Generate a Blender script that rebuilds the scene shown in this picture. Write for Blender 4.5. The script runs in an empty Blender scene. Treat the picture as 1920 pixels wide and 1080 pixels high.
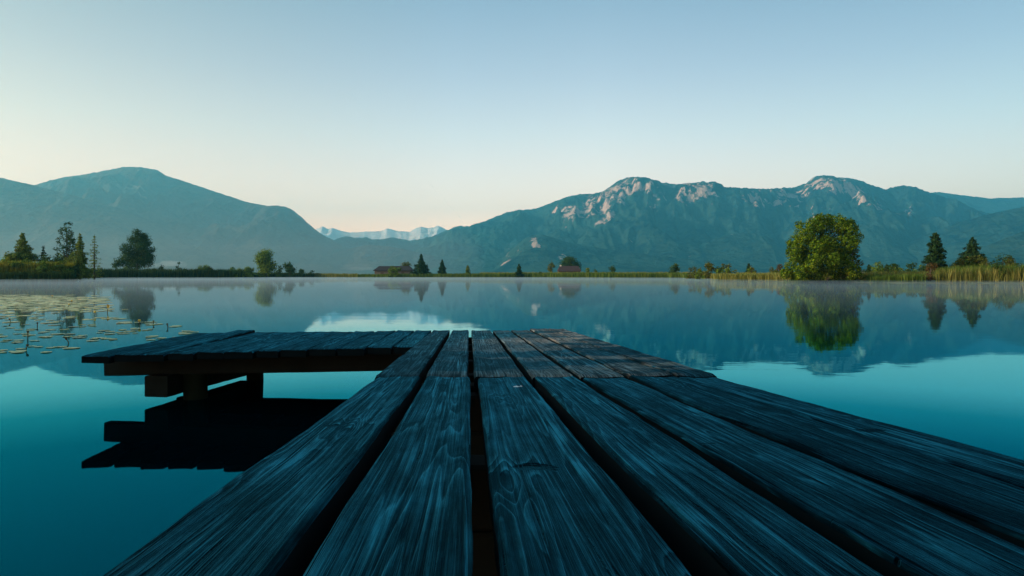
import bpy, math, random
import numpy as np
from mathutils import Vector, noise as mnoise

random.seed(7); RNG = np.random.default_rng(11)
S = bpy.context.scene
C = S.collection
R = math.radians
F, HY, CX = 1280.0, 517.0, 960.0        # focal length in pixels of a 1920 wide frame, horizon row, centre column

def PT(x, y, d):
    """point seen at photo pixel (x, y) at distance d"""
    return Vector(((x-CX)/F*d, d, 1-(y-HY)/F*d))
def WX(x, d): return (x-CX)/F*d
def WZ(y, d): return 1-(y-HY)/F*d

# ------------------------------------------------------------------ helpers
def mesh_obj(name, verts, faces, mat=None, parent=None, smooth=False, loc=None):
    me = bpy.data.meshes.new(name)
    verts = np.asarray(verts, dtype=np.float32)
    if isinstance(faces, np.ndarray):
        k = faces.shape[1]; n = len(faces)
        me.vertices.add(len(verts)); me.vertices.foreach_set('co', verts.ravel())
        me.loops.add(n*k); me.loops.foreach_set('vertex_index', faces.astype(np.int32).ravel())
        me.polygons.add(n)
        me.polygons.foreach_set('loop_start', np.arange(0, n*k, k, dtype=np.int32))
        me.polygons.foreach_set('loop_total', np.full(n, k, dtype=np.int32))
        me.update(calc_edges=True); me.validate()
    else:
        me.from_pydata([tuple(v) for v in verts.tolist()], [], faces); me.update()
    if smooth: me.polygons.foreach_set('use_smooth', [True]*len(me.polygons))
    o = bpy.data.objects.new(name, me)
    if mat: me.materials.append(mat)
    C.objects.link(o)
    if parent: o.parent = parent
    if loc is not None: o.location = loc
    return o

def empty(name, loc=(0,0,0), parent=None):
    o = bpy.data.objects.new(name, None); C.objects.link(o); o.location = loc
    o.empty_display_size = .2
    if parent: o.parent = parent
    return o

def tag(o, label=None, cat=None, group=None, kind=None):
    if label: o['label'] = label
    if cat: o['category'] = cat
    if group: o['group'] = group
    if kind: o['kind'] = kind
    return o

def fixn(o):
    import bmesh
    bm=bmesh.new(); bm.from_mesh(o.data); bmesh.ops.recalc_face_normals(bm,faces=bm.faces); bm.to_mesh(o.data); bm.free(); return o

class Geo:
    def __init__(s): s.v=[]; s.f=[]
    def add(s, vs, fs):
        b=len(s.v); s.v.extend([tuple(v) for v in vs]); s.f.extend([tuple(b+i for i in f) for f in fs])
    def box(s, x0,x1,y0,y1,z0,z1):
        s.add([(x0,y0,z0),(x1,y0,z0),(x1,y1,z0),(x0,y1,z0),(x0,y0,z1),(x1,y0,z1),(x1,y1,z1),(x0,y1,z1)],
              [(3,2,1,0),(4,5,6,7),(0,1,5,4),(1,2,6,5),(2,3,7,6),(3,0,4,7)])
    def tube(s, pts, rads, n=7):
        rings=[]
        for i,p in enumerate(pts):
            a=Vector(pts[max(0,i-1)]); b=Vector(pts[min(len(pts)-1,i+1)])
            t=(b-a).normalized(); u=t.cross(Vector((.3,.9,.1))).normalized(); w=t.cross(u)
            rings.append([Vector(p)+rads[i]*(math.cos(2*math.pi*k/n)*u+math.sin(2*math.pi*k/n)*w) for k in range(n)])
        vs=[v for r in rings for v in r]; fs=[]
        for i in range(len(rings)-1):
            for k in range(n):
                fs.append((i*n+k, i*n+(k+1)%n, (i+1)*n+(k+1)%n, (i+1)*n+k))
        fs.append(tuple(range(n))[::-1]); fs.append(tuple((len(rings)-1)*n+k for k in range(n)))
        s.add(vs,fs)
    def obj(s, name, mat, parent=None, smooth=False, loc=None):
        return fixn(mesh_obj(name, s.v, s.f, mat, parent, smooth, loc))

def vnoise(x, y, seed=0):
    """numpy 2-D value noise 0..1"""
    xi=np.floor(x).astype(np.int64); yi=np.floor(y).astype(np.int64); fx=x-xi; fy=y-yi
    fx=fx*fx*(3-2*fx); fy=fy*fy*(3-2*fy)
    def h(a,b):
        n=(a*374761393+b*668265263+seed*974634777)&0x7fffffff
        n=((n^(n>>13))*1274126177)&0x7fffffff
        n=(n^(n>>16))&0xffff
        return n/65535.0
    return (h(xi,yi)*(1-fx)+h(xi+1,yi)*fx)*(1-fy)+(h(xi,yi+1)*(1-fx)+h(xi+1,yi+1)*fx)*fy
def fbm(x,y,o=5,seed=0):
    t=0; a=.5; 
    for i in range(o):
        t=t+a*vnoise(x*2**i,y*2**i,seed+i*17); a*=.5
    return t

# ------------------------------------------------------------------ node helpers
def newmat(name):
    m=bpy.data.materials.new(name); m.use_nodes=True; nt=m.node_tree; nt.nodes.clear(); return m,nt
def nd(nt, typ, **kw):
    n=nt.nodes.new(typ)
    for k,v in kw.items():
        if k.startswith('i_'):
            key=k[2:]; key=int(key) if key.isdigit() else key.replace('_',' ')
            n.inputs[key].default_value=v
        else: setattr(n,k,v)
    return n
def lk(nt,a,b): nt.links.new(a,b)
def math_n(nt,op,a,b=None,c=None,clamp=False):
    n=nt.nodes.new('ShaderNodeMath'); n.operation=op; n.use_clamp=clamp
    for i,v in enumerate((a,b,c)):
        if v is None: continue
        if isinstance(v,(int,float)): n.inputs[i].default_value=v
        else: lk(nt,v,n.inputs[i])
    return n.outputs[0]
def ramp(nt,fac,stops,interp='LINEAR'):
    n=nt.nodes.new('ShaderNodeValToRGB'); n.color_ramp.interpolation=interp
    el=n.color_ramp.elements
    while len(el)<len(stops): el.new(.5)
    for e,(p,c) in zip(el,stops):
        e.position=p; e.color=(c,c,c,1) if isinstance(c,(int,float)) else (*c,1)
    lk(nt,fac,n.inputs[0]); return n.outputs[0]
def mixc(nt,fac,a,b,blend='MIX'):
    n=nt.nodes.new('ShaderNodeMix'); n.data_type='RGBA'; n.blend_type=blend
    for i,v in ((0,fac),(6,a),(7,b)):
        if isinstance(v,(int,float)): n.inputs[i].default_value=v
        elif isinstance(v,tuple): n.inputs[i].default_value=(*v,1)
        else: lk(nt,v,n.inputs[i])
    return n.outputs[2]
def noise(nt,vec,scale,detail=4,rough=.5,w=None,dist=0,dim='3D'):
    n=nt.nodes.new('ShaderNodeTexNoise'); n.noise_dimensions='4D' if w is not None else dim
    n.inputs['Scale'].default_value=scale; n.inputs['Detail'].default_value=detail
    n.inputs['Roughness'].default_value=rough; n.inputs['Distortion'].default_value=dist
    if vec is not None: lk(nt,vec,n.inputs['Vector'])
    if w is not None: lk(nt,w,n.inputs['W'])
    return n.outputs[0]
def mapping(nt,vec,scale=(1,1,1),loc=(0,0,0)):
    n=nt.nodes.new('ShaderNodeMapping'); n.inputs['Scale'].default_value=scale; n.inputs['Location'].default_value=loc
    lk(nt,vec,n.inputs['Vector']); return n.outputs[0]
def out(nt,sh,vol=False):
    o=nt.nodes.new('ShaderNodeOutputMaterial'); lk(nt,sh,o.inputs['Volume' if vol else 'Surface'])

def leaf_mat(name, dark, mid, light, trans=.35):
    m,nt=newmat(name)
    g=nd(nt,'ShaderNodeNewGeometry'); tc=nd(nt,'ShaderNodeTexCoord')
    nz=noise(nt,tc.outputs['Object'],.45,3)
    v=math_n(nt,'ADD',math_n(nt,'MULTIPLY',g.outputs['Random Per Island'],.55),math_n(nt,'MULTIPLY',nz,.6))
    col=ramp(nt,v,[(.2,dark),(.55,mid),(.95,light)])
    d=nd(nt,'ShaderNodeBsdfDiffuse'); lk(nt,col,d.inputs[0])
    t=nd(nt,'ShaderNodeBsdfTranslucent'); lk(nt,col,t.inputs[0])
    mx=nd(nt,'ShaderNodeMixShader',i_0=trans); lk(nt,d.outputs[0],mx.inputs[1]); lk(nt,t.outputs[0],mx.inputs[2])
    out(nt,mx.outputs[0]); return m
def plain_mat(name, a, b, scale=3, rough=.8, stretch=(1,1,1), spec=.4):
    m,nt=newmat(name); tc=nd(nt,'ShaderNodeTexCoord')
    n=noise(nt,mapping(nt,tc.outputs['Object'],stretch),scale,5,.6)
    p=nd(nt,'ShaderNodeBsdfPrincipled',i_Roughness=rough); p.inputs['Specular IOR Level'].default_value=spec; lk(nt,mixc(nt,n,a,b),p.inputs['Base Color'])
    out(nt,p.outputs[0]); return m
def vol_mat(name, color, dens, aniso=0.0):
    m,nt=newmat(name)
    v=nd(nt,'ShaderNodeVolumePrincipled'); v.inputs['Color'].default_value=(*color,1)
    v.inputs['Density'].default_value=dens; v.inputs['Anisotropy'].default_value=aniso
    out(nt,v.outputs[0],True); return m

# ------------------------------------------------------------------ camera, light, sky
cam=bpy.data.cameras.new('camera'); cam.sensor_width=36; cam.lens=24; cam.shift_y=-(540-HY)/1920
cam.clip_start=.02; cam.clip_end=90000
co=bpy.data.objects.new('camera',cam); C.objects.link(co); co.location=(0,0,1); co.rotation_euler=(R(90),0,0)
S.camera=co
SUN_EL, SUN_AZ = R(15), R(-101)           # azimuth from +Y towards +X: the sun stands to the left
sd=Vector((math.sin(SUN_AZ)*math.cos(SUN_EL), math.cos(SUN_AZ)*math.cos(SUN_EL), math.sin(SUN_EL)))
sl=bpy.data.lights.new('sun','SUN'); sl.energy=4.0; sl.angle=R(.5); sl.color=(1,.84,.64)
so=bpy.data.objects.new('sun',sl); C.objects.link(so); so.rotation_euler=sd.to_track_quat('Z','Y').to_euler(); so.location=(-50,0,40)
w=bpy.data.worlds.new('World'); S.world=w; w.use_nodes=True; nt=w.node_tree; nt.nodes.clear()
sky=nd(nt,'ShaderNodeTexSky',sky_type='NISHITA'); sky.sun_disc=False
sky.sun_elevation=SUN_EL; sky.sun_rotation=SUN_AZ; sky.altitude=600; sky.air_density=1.0; sky.dust_density=.7; sky.ozone_density=2.0
tcw=nd(nt,'ShaderNodeTexCoord'); sx=nd(nt,'ShaderNodeSeparateXYZ'); lk(nt,tcw.outputs['Generated'],sx.inputs[0])
warm=ramp(nt,sx.outputs[2],[(0,(3.5,1.44,.90)),(.10,(3.1,1.49,.95)),(.20,(2.32,1.40,.96)),(.28,(1.82,1.22,.91)),(.42,(1.14,1.0,.81)),(.75,(.80,1.0,.86))])
side=ramp(nt,math_n(nt,'MULTIPLY_ADD',sx.outputs[0],.5,.5),[(0,(.76,.60,.50)),(.2,(.87,.72,.61)),(.46,(1.0,1.0,1.0)),(.56,(.98,1.0,1.0)),(.8,(.58,.68,.71)),(1,(.48,.63,.66))])
tint=mixc(nt,1.0,mixc(nt,1.0,sky.outputs[0],warm,'MULTIPLY'),side,'MULTIPLY')
bg=nd(nt,'ShaderNodeBackground',i_Strength=.15); lk(nt,tint,bg.inputs[0])
wo=nd(nt,'ShaderNodeOutputWorld'); lk(nt,bg.outputs[0],wo.inputs[0])
S.view_settings.view_transform='Standard'; S.view_settings.look='None'; S.view_settings.exposure=.9; S.view_settings.gamma=1
S.cycles.use_denoising=True
try: S.cycles.denoiser='OPENIMAGEDENOISE'
except Exception: pass
S.cycles.max_bounces=8; S.cycles.volume_bounces=1; S.cycles.transparent_max_bounces=16
S.cycles.caustics_reflective=False; S.cycles.caustics_refractive=False; S.cycles.sample_clamp_indirect=6

# ------------------------------------------------------------------ shoreline
shore_px=[(-900,96),(-500,112),(-250,122),(0,127),(100,130),(138,132),(152,178),(175,245),(300,256),(420,265),(480,330),(600,350),(720,330),
          (1000,318),(1140,270),(1250,256),(1320,205),(1352,126),(1450,118),(1500,104),(1620,99),(1700,94),(1920,91),(2300,80),(2900,66)]
front=[(math.atan2((x-CX)/F,1), d/math.cos(math.atan2((x-CX)/F,1))) for x,d in shore_px]
rest=[(R(75),70),(R(90),55),(R(110),34),(R(140),14),(R(165),6),(R(180),4.2),(R(195),6),(R(220),14),(R(250),30),(R(270),36),(R(284),39),(R(291),52),(R(297),90)]
sh_a=[a for a,_ in front]+[a for a,_ in rest]; sh_r=[r for _,r in front]+[r for _,r in rest]
o_=np.argsort(sh_a); SA=np.array(sh_a)[o_]; SR=np.array(sh_r)[o_]
SA=np.concatenate([SA-2*math.pi,SA,SA+2*math.pi]); SR=np.concatenate([SR,SR,SR])
def shore_r(a): return np.interp(a,SA,SR)
def shore_d(x):
    a=math.atan2((x-CX)/F,1); return float(shore_r(a))*math.cos(a)

angs=np.unique(np.concatenate([np.radians(np.arange(-44,44,.25)),np.radians(np.arange(44,316.01,3))]))[:-1]
ts=np.array([.02,.3,.6,.85,.94,.985,1.0,1.02,1.06,1.15,1.4,2,3,5,9,18,40,90,170,300])
zs=np.array([-1.6,-1.6,-1.6,-1.4,-.8,-.25,.06,.28,.4,.5,.5,.5,.5,.5,.5,.5,.5,.5,.5,.5])
rr=shore_r(angs)
rr=rr*(1+.02*(fbm(angs*60,angs*0,3,3)-.5))
V=[];n=len(angs)
for t,z in zip(ts,zs):
    rad=np.minimum(rr*t, 12000*np.ones(n)) if t<300 else np.full(n,12400.)
    zz=z+ (0.25*(fbm(angs*90,angs*0+t*9,3,5)-.5) if z>.2 else 0)
    V.append(np.stack([np.sin(angs)*rad,np.cos(angs)*rad,zz*np.ones(n)],1))
V=np.concatenate(V); Fq=[]
for i in range(len(ts)-1):
    k=np.arange(n); Fq.append(np.stack([i*n+k,i*n+(k+1)%n,(i+1)*n+(k+1)%n,(i+1)*n+k],1)[:, ::-1])
Fq=np.concatenate(Fq)
V=np.vstack([V,[[0,0,-1.6]]]); cap=[(len(V)-1,i,(i+1)%n) for i in range(n)]
m_ground,nt=newmat('meadow'); g=nd(nt,'ShaderNodeNewGeometry')
n1=noise(nt,g.outputs['Position'],.05,6,.65); n2=noise(nt,g.outputs['Position'],2.5,4)
col=mixc(nt,n2,ramp(nt,n1,[(.3,(.035,.06,.015)),(.55,(.09,.11,.03)),(.75,(.16,.15,.06))]),(.06,.07,.02))
p=nd(nt,'ShaderNodeBsdfPrincipled',i_Roughness=.9); lk(nt,col,p.inputs['Base Color']); out(nt,p.outputs[0])
ground=mesh_obj('ground',V,[tuple(f) for f in Fq.tolist()]+cap,m_ground,smooth=True); tag(ground,kind='structure')

# ------------------------------------------------------------------ water
m_water,nt=newmat('lake_water'); g=nd(nt,'ShaderNodeNewGeometry')
pos=g.outputs['Position']
wv=noise(nt,mapping(nt,pos,(.35,1.2,1)),1.2,3,.5)
wv2=noise(nt,mapping(nt,pos,(1.2,4,1)),2.2,2,.5)
calm=ramp(nt,noise(nt,mapping(nt,pos,(.03,.11,1)),1,3),[(.45,.15),(.7,1.0)])
hgt=math_n(nt,'MULTIPLY',math_n(nt,'ADD',wv,math_n(nt,'MULTIPLY',wv2,.25)),calm)
bp=nd(nt,'ShaderNodeBump',i_Strength=.5,i_Distance=.006); lk(nt,hgt,bp.inputs['Height'])
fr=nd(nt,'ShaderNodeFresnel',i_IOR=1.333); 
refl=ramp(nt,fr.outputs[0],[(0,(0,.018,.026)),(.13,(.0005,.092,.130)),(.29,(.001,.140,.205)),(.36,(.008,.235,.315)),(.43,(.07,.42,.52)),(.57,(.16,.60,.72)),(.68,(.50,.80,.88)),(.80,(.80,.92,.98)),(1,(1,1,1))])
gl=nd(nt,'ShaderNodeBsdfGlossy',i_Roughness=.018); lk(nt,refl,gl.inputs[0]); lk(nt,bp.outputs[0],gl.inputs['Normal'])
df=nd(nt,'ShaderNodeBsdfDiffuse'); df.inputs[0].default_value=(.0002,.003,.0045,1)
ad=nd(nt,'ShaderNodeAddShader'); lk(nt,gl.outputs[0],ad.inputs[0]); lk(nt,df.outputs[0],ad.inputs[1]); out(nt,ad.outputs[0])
WV=[];
wts=[.02,.1,.25,.5,.75,1.012]
for t in wts: WV.append(np.stack([np.sin(angs)*rr*t,np.cos(angs)*rr*t,np.zeros(n)],1))
WV=np.vstack(WV+[[[0,0,0]]]); WF=[]
for i in range(len(wts)-1):
    k=np.arange(n); WF.append(np.stack([i*n+k,(i+1)*n+k,(i+1)*n+(k+1)%n,i*n+(k+1)%n],1)[:, ::-1])
WF=[tuple(f) for f in np.concatenate(WF).tolist()]+[(len(WV)-1,(i+1)%n,i) for i in range(n)]
WF=[f[::-1] for f in WF]
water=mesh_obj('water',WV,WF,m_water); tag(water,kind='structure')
water.data.update()
if water.data.polygons[0].normal.z<0: water.data.flip_normals()
if ground.data.polygons[len(ground.data.polygons)//3].normal.z<0: ground.data.flip_normals()

# ------------------------------------------------------------------ mist on the water and haze
def prism(name, pts, z0, z1, mat):
    k=len(pts); vs=[(x,y,z0) for x,y in pts]+[(x,y,z1) for x,y in pts]
    fs=[tuple(range(k))[::-1],tuple(range(k,2*k))]+[(i,(i+1)%k,k+(i+1)%k,k+i) for i in range(k)]
    return fixn(mesh_obj(name,vs,fs,mat))
ma=np.radians(np.arange(-44,44.1,1.0)); mr=shore_r(ma)*.992
mp=[(math.sin(a)*r,math.cos(a)*r) for a,r in zip(ma,mr)]+[(14,14),(-14,14)]
mist=prism('mist',mp[::-1] if False else mp,.03,.42,vol_mat('mist_air',(.52,.70,.80),.0055,.2)); tag(mist,kind='stuff')
hz=Geo(); hz.box(-12600,12600,-3000,12600,-2.8,1240)
haze=hz.obj('haze',vol_mat('haze_air',(.16,.77,1.0),1.0e-4,.5)); tag(haze,kind='stuff')

vm=Geo(); vm.box(-6500,-150,400,4000,.6,170)
vmist=vm.obj('valley_mist',vol_mat('valley_mist_air',(.95,.90,.86),5.5e-5,.5)); tag(vmist,kind='stuff')

# ------------------------------------------------------------------ mountains
def mountain_mat(name, forest_a, forest_b, rock, rock_amt, fscale):
    m,nt=newmat(name); g=nd(nt,'ShaderNodeNewGeometry')
    at=nd(nt,'ShaderNodeAttribute',attribute_name='rock')
    pos=g.outputs['Position']
    fz=noise(nt,pos,fscale,6,.65); big=noise(nt,pos,fscale*.12,4)
    fcol=mixc(nt,ramp(nt,math_n(nt,'ADD',math_n(nt,'MULTIPLY',fz,.7),math_n(nt,'MULTIPLY',big,.5)),[(.50,0.),(.64,1.)]),forest_a,forest_b)
    rz=noise(nt,mapping(nt,pos,(1,1,.45)),fscale*.55,7,.68)
    rz2=noise(nt,mapping(nt,pos,(1,1,.3)),fscale*.16,4,.6)
    msk=ramp(nt,math_n(nt,'ADD',math_n(nt,'ADD',math_n(nt,'MULTIPLY',math_n(nt,'SUBTRACT',rz,.5),2.6),math_n(nt,'MULTIPLY',math_n(nt,'SUBTRACT',rz2,.5),1.6)),math_n(nt,'MULTIPLY_ADD',at.outputs['Fac'],.85,-.20)),[(.40,0.),(.52,1.)])
    rcol=mixc(nt,noise(nt,pos,fscale*1.6,5),tuple(.55*c for c in rock),rock)
    bpn=nd(nt,'ShaderNodeBump',i_Strength=1.0,i_Distance=40); lk(nt,fz,bpn.inputs['Height'])
    p=nd(nt,'ShaderNodeBsdfDiffuse'); lk(nt,mixc(nt,math_n(nt,'MULTIPLY',msk,rock_amt),fcol,rcol),p.inputs[0]); lk(nt,bpn.outputs[0],p.inputs['Normal'])
    out(nt,p.outputs[0]); return m

def mountain(name, prof, D, W, mat, label, seed, step=2.0, rows=46, spur=.30, rough_px=1.2, rock_spots=(), p=1.15, wback=1.0, kind='structure'):
    px=np.array([a for a,_ in prof],float); py=np.array([b for _,b in prof],float)
    xs=np.arange(px[0],px[-1]+step,step)
    ys=np.interp(xs,px,py)
    # round the polyline a little, then add tree and rock scale raggedness to the crest
    ker=np.array([1,2,3,2,1.]);ker/=ker.sum(); ys2=np.convolve(np.pad(ys,2,'edge'),ker,'valid')
    ys2=ys2+rough_px*(fbm(xs*.16,xs*0+.5,4,seed)-.5)*2.2
    Hc=np.maximum(1+(HY-ys2)/F*D,.2)
    sr=np.concatenate([-np.linspace(1,0,rows)**1.0, np.linspace(0,1,14)[1:]])
    X0=(xs-CX)/F
    V=[];A=[]
    for s in sr:
        a=abs(s); w_=W if s<0 else W*wback
        d=D+s*w_
        wx=xs+70*(fbm(xs*.006+seed,np.full_like(xs,a*3.1),3,seed+2)-.5)+a*90*(fbm(xs*.004,np.full_like(xs,seed*1.),2,seed+4)-.5)*2
        sp=fbm(wx*.011+seed*3.1, np.full_like(xs,a*3.6+seed),5,seed+5)
        rid=1-np.abs(2*fbm(wx*.019+a*1.1,np.full_like(xs,a*3.4),5,seed+9)-1)
        fall=(1-a)**p
        h=Hc*fall*(1+spur*((sp-.5)*2.0+(rid-.75)*1.0)*min(1,a*3.0)*1.0)
        h=h+Hc*.085*(fbm(xs*.10,np.full_like(xs,a*17),4,seed+20)-.5)*min(1,a*5)*(1-a)
        h=np.minimum(h,Hc*(d/D)*.995+0) if a>0 else h
        h=np.where(a>=.999,-.5,np.maximum(h,-.5))
        V.append(np.stack([X0*D*(1+0*s)+X0*s*w_*.6, np.full_like(xs,d), h],1))
        yy=HY-(h-1)/d*F
        xx=CX+V[-1][:,0]/d*F
        r=np.zeros_like(xs)
        if s<=0:
            for (cx,cy,rx,ry,st) in rock_spots:
                q=((xx-cx)/rx)**2+((yy-cy)/ry)**2
                r=np.maximum(r,st*np.exp(-q*.9))
        A.append(r)
    V=np.concatenate(V); A=np.concatenate(A)
    nx=len(xs); k=np.arange(nx-1); Fs=[]
    for i in range(len(sr)-1): Fs.append(np.stack([i*nx+k,i*nx+k+1,(i+1)*nx+k+1,(i+1)*nx+k],1))
    o=mesh_obj(name,V,np.concatenate(Fs),mat,smooth=True)
    at=o.data.attributes.new('rock','FLOAT','POINT'); at.data.foreach_set('value',A.astype(np.float32))
    tag(o,label,None,None,kind); return o

mm=mountain_mat('forest_mountain',(.002,.010,.016),(.028,.058,.046),(.60,.42,.335),1.0,.018)
mm_left=mountain_mat('forest_mountain_left',(.030,.024,.026),(.080,.064,.046),(.34,.31,.24),.7,.02)
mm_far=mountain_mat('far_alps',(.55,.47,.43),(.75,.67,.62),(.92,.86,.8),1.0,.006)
mountain('mountain',[(-420,420),(-200,392),(0,366),(65,347),(95,338),(120,332),(160,327),(205,318),(230,313),(262,313),(296,319),(312,330),(345,340),(400,358),(460,378),(500,386),(520,385),(537,388),(552,396),(565,407),(580,421),(600,437),(625,451),(660,472),(700,492),(740,507),(800,519)],
    6200,2600,mm_left,None,3,rock_spots=[(240,352,45,22,.7),(160,345,30,12,.4)],spur=.42)
mountain('mountain',[(-900,300),(-500,270),(-250,285),(-120,312),(0,333),(30,340),(65,348),(120,362),(180,378),(240,396),(320,428),(400,462),(480,492),(560,517)],
    4700,1700,mm_left,None,8,spur=.22)
mountain('mountain',[(520,518),(560,500),(600,468),(627,450),(647,443),(674,446),(688,445),(700,449),(722,448),(740,445),(767,452),(795,447),(813,442),(837,433),(857,424),(880,424),(900,418),(953,397),(1006,391),(1065,369),(1086,364),(1112,364),(1134,357),(1160,338),(1180,333),(1197,332),(1229,341),(1261,345),(1282,344),(1305,342),(1320,340),(1346,350),(1399,354),(1450,354),(1484,352),(1511,344),(1527,331),(1545,328),(1570,333),(1596,334),(1623,344),(1660,355),(1692,347),(1718,355),(1750,363),(1790,379),(1830,398),(1900,420),(2000,455),(2140,517)],
    7200,3000,mm,None,14,spur=.50,rough_px=2.4,rows=80,p=1.05,
    rock_spots=[(1080,400,42,20,.98),(1120,387,48,26,1.0),(1160,364,40,28,1.0),(1195,352,50,26,.86),(1232,372,36,22,.8),(1290,364,44,24,1.02),(1312,355,30,18,.98),(1440,375,55,17,.84),(1400,368,30,14,.7),(1540,347,34,20,1.02),(1570,350,40,20,1.0),(1600,362,40,22,.86),(1500,365,35,18,.8),(1130,412,30,16,.72),(1240,395,40,15,.64),(1700,395,40,15,.62),(1640,385,30,14,.6),(1500,388,60,9,.62)])
mountain('mountain',[(1560,517),(1640,420),(1700,372),(1745,361),(1761,360),(1803,366),(1856,372),(1920,370),(2050,380),(2250,360),(2500,400),(2800,470)],
    9300,1900,mm,None,22,spur=.25)
mountain('mountain',[(1560,517),(1640,483),(1700,455),(1771,426),(1830,408),(1870,398),(1920,388),(2000,360),(2200,330),(2500,360),(2900,430)],
    5200,1500,mm,None,31,spur=.3)
mountain('hills',[(1700,517),(1780,488),(1830,470),(1856,459),(1890,445),(1920,433),(2000,405),(2150,390),(2400,420),(2700,480)],
    3600,900,mm,None,36,spur=.3)
mountain('hills',[(905,517),(930,500),(945,482),(962,465),(983,448),(998,441),(1012,439),(1030,443),(1055,452),(1095,461),(1150,469),(1220,478),(1300,486),(1400,497),(1500,508),(1560,517)],
    4600,1000,mm,None,41,spur=.3,rough_px=1.3,rock_spots=[(1002,456,8,11,.86),(1011,464,7,7,.8),(975,472,9,8,.5),(952,482,8,14,.55),(946,494,6,12,.55),(1052,481,10,6,.62),(985,480,10,6,.45)],p=.9)
mountain('hills',[(545,517),(575,500),(610,481),(645,468),(690,459),(730,462),(790,474),(850,488),(930,505),(980,517)],
    5200,900,mm_left,None,47,spur=.25,rough_px=1.0)
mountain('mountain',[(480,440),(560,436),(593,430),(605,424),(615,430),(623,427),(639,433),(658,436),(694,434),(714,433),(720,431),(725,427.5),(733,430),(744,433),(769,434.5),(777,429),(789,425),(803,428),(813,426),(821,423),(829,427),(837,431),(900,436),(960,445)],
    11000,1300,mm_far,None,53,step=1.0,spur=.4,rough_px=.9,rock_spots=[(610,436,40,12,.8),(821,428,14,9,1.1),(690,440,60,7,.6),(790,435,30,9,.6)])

# ------------------------------------------------------------------ valley fog
def cloud_blob(name, parts, mat, label, cat=None, kind='stuff'):
    g=Geo()
    import bmesh
    bm=bmesh.new()
    for (x,y,z,rx,ry,rz) in parts:
        b=bmesh.ops.create_icosphere(bm,subdivisions=3,radius=1)
        for v in b['verts']:
            q=v.co.copy(); k=1+.35*(mnoise.fractal(q*1.7+Vector((x*.001,z*.003,y)),1,2,4))
            v.co=Vector((x+q.x*rx*k,y+q.y*ry*k,z+q.z*rz*k))
    me=bpy.data.meshes.new(name); bm.to_mesh(me); bm.free(); me.materials.append(mat)
    o=bpy.data.objects.new(name,me); C.objects.link(o); tag(o,label,cat,None,kind); return o
def fogp(x,y,d,rx,ry): p=PT(x,y,d); return (p.x,p.y,p.z,rx/F*d,rx/F*d*.7,ry/F*d)
m_fog=vol_mat('fog_air',(.97,.97,.97),.0035,.2)
cloud_blob('fog_bank',[fogp(322,494,2600,24,5.5),fogp(300,497,2600,16,4),fogp(342,497,2600,10,3.5)],m_fog,'low white fog bank at the foot of the left mountain')
m_fog2=vol_mat('fog_air_thin',(.97,.97,.97),.0011,.2)
cloud_blob('fog_bank',[fogp(655,499,3000,14,4),fogp(680,498,3000,14,4),fogp(672,503,3000,30,4)],m_fog2,'thin fog wisp before the low hills behind the barn')

# ------------------------------------------------------------------ plants
M_big=leaf_mat('leaf_green',(.008,.024,.005),(.062,.135,.012),(.26,.34,.020),.30)
M_olive=leaf_mat('leaf_olive',(.018,.026,.008),(.085,.105,.02),(.20,.20,.045),.25)
M_dark=leaf_mat('leaf_dark',(0.012,0.0315,0.0096),(0.033,0.07,0.0168),(0.0825,0.1313,0.0264),.2)
M_con=leaf_mat('needle_dark',(0.0084,0.0256,0.011),(0.0196,0.0512,0.0198),(0.049,0.088,0.0242),.12)
M_conlit=leaf_mat('needle_olive',(0.02614,0.0499,0.00936),(0.1089,0.1617,0.026),(0.297,0.3465,0.05687),.2)
M_mid=leaf_mat('leaf_mid',(0.02155,0.04435,0.0072),(0.09576,0.1617,0.0216),(0.2743,0.3609,0.045))
M_brown=leaf_mat('leaf_brown',(.04,.028,.012),(.10,.065,.022),(.17,.12,.04))
M_yellow=leaf_mat('leaf_yellow',(.10,.10,.01),(.24,.22,.012),(.38,.33,.03))
M_bark=plain_mat('bark',(.03,.025,.02),(.09,.075,.06),6,.9,(1,1,.3))
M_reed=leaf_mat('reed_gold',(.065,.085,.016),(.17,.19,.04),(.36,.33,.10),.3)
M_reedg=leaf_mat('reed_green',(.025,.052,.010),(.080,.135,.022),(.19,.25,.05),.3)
M_top=leaf_mat('reed_top_sun_tint',(.05,.07,.008),(.19,.20,.018),(.36,.34,.04),.35)  # sunshine on the bank's reed tips put into their colour
M_reedd=leaf_mat('reed_dark_shaded',(0.006912,0.01555,0.00462),(0.0288,0.05419,0.01386),(0.084,0.1252,0.02887),.2)  # dark green reeds, darkened further for the shade on the left bank

def quads(cen, nrm, size, aspect=1.0, roll=None):
    """leaf quads: centres, facing, half size"""
    n=len(cen); nrm=nrm/np.maximum(np.linalg.norm(nrm,axis=1,keepdims=True),1e-6)
    r=RNG.normal(size=(n,3)); a=np.cross(nrm,r); a/=np.maximum(np.linalg.norm(a,axis=1,keepdims=True),1e-6); b=np.cross(nrm,a)
    s=size.reshape(-1,1) if isinstance(size,np.ndarray) else size
    a=a*s*aspect; b=b*s
    V=np.stack([cen-a,cen-b*.6,cen+a,cen+b*.6],1).reshape(-1,3)
    return V, np.arange(n*4).reshape(-1,4)

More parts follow.
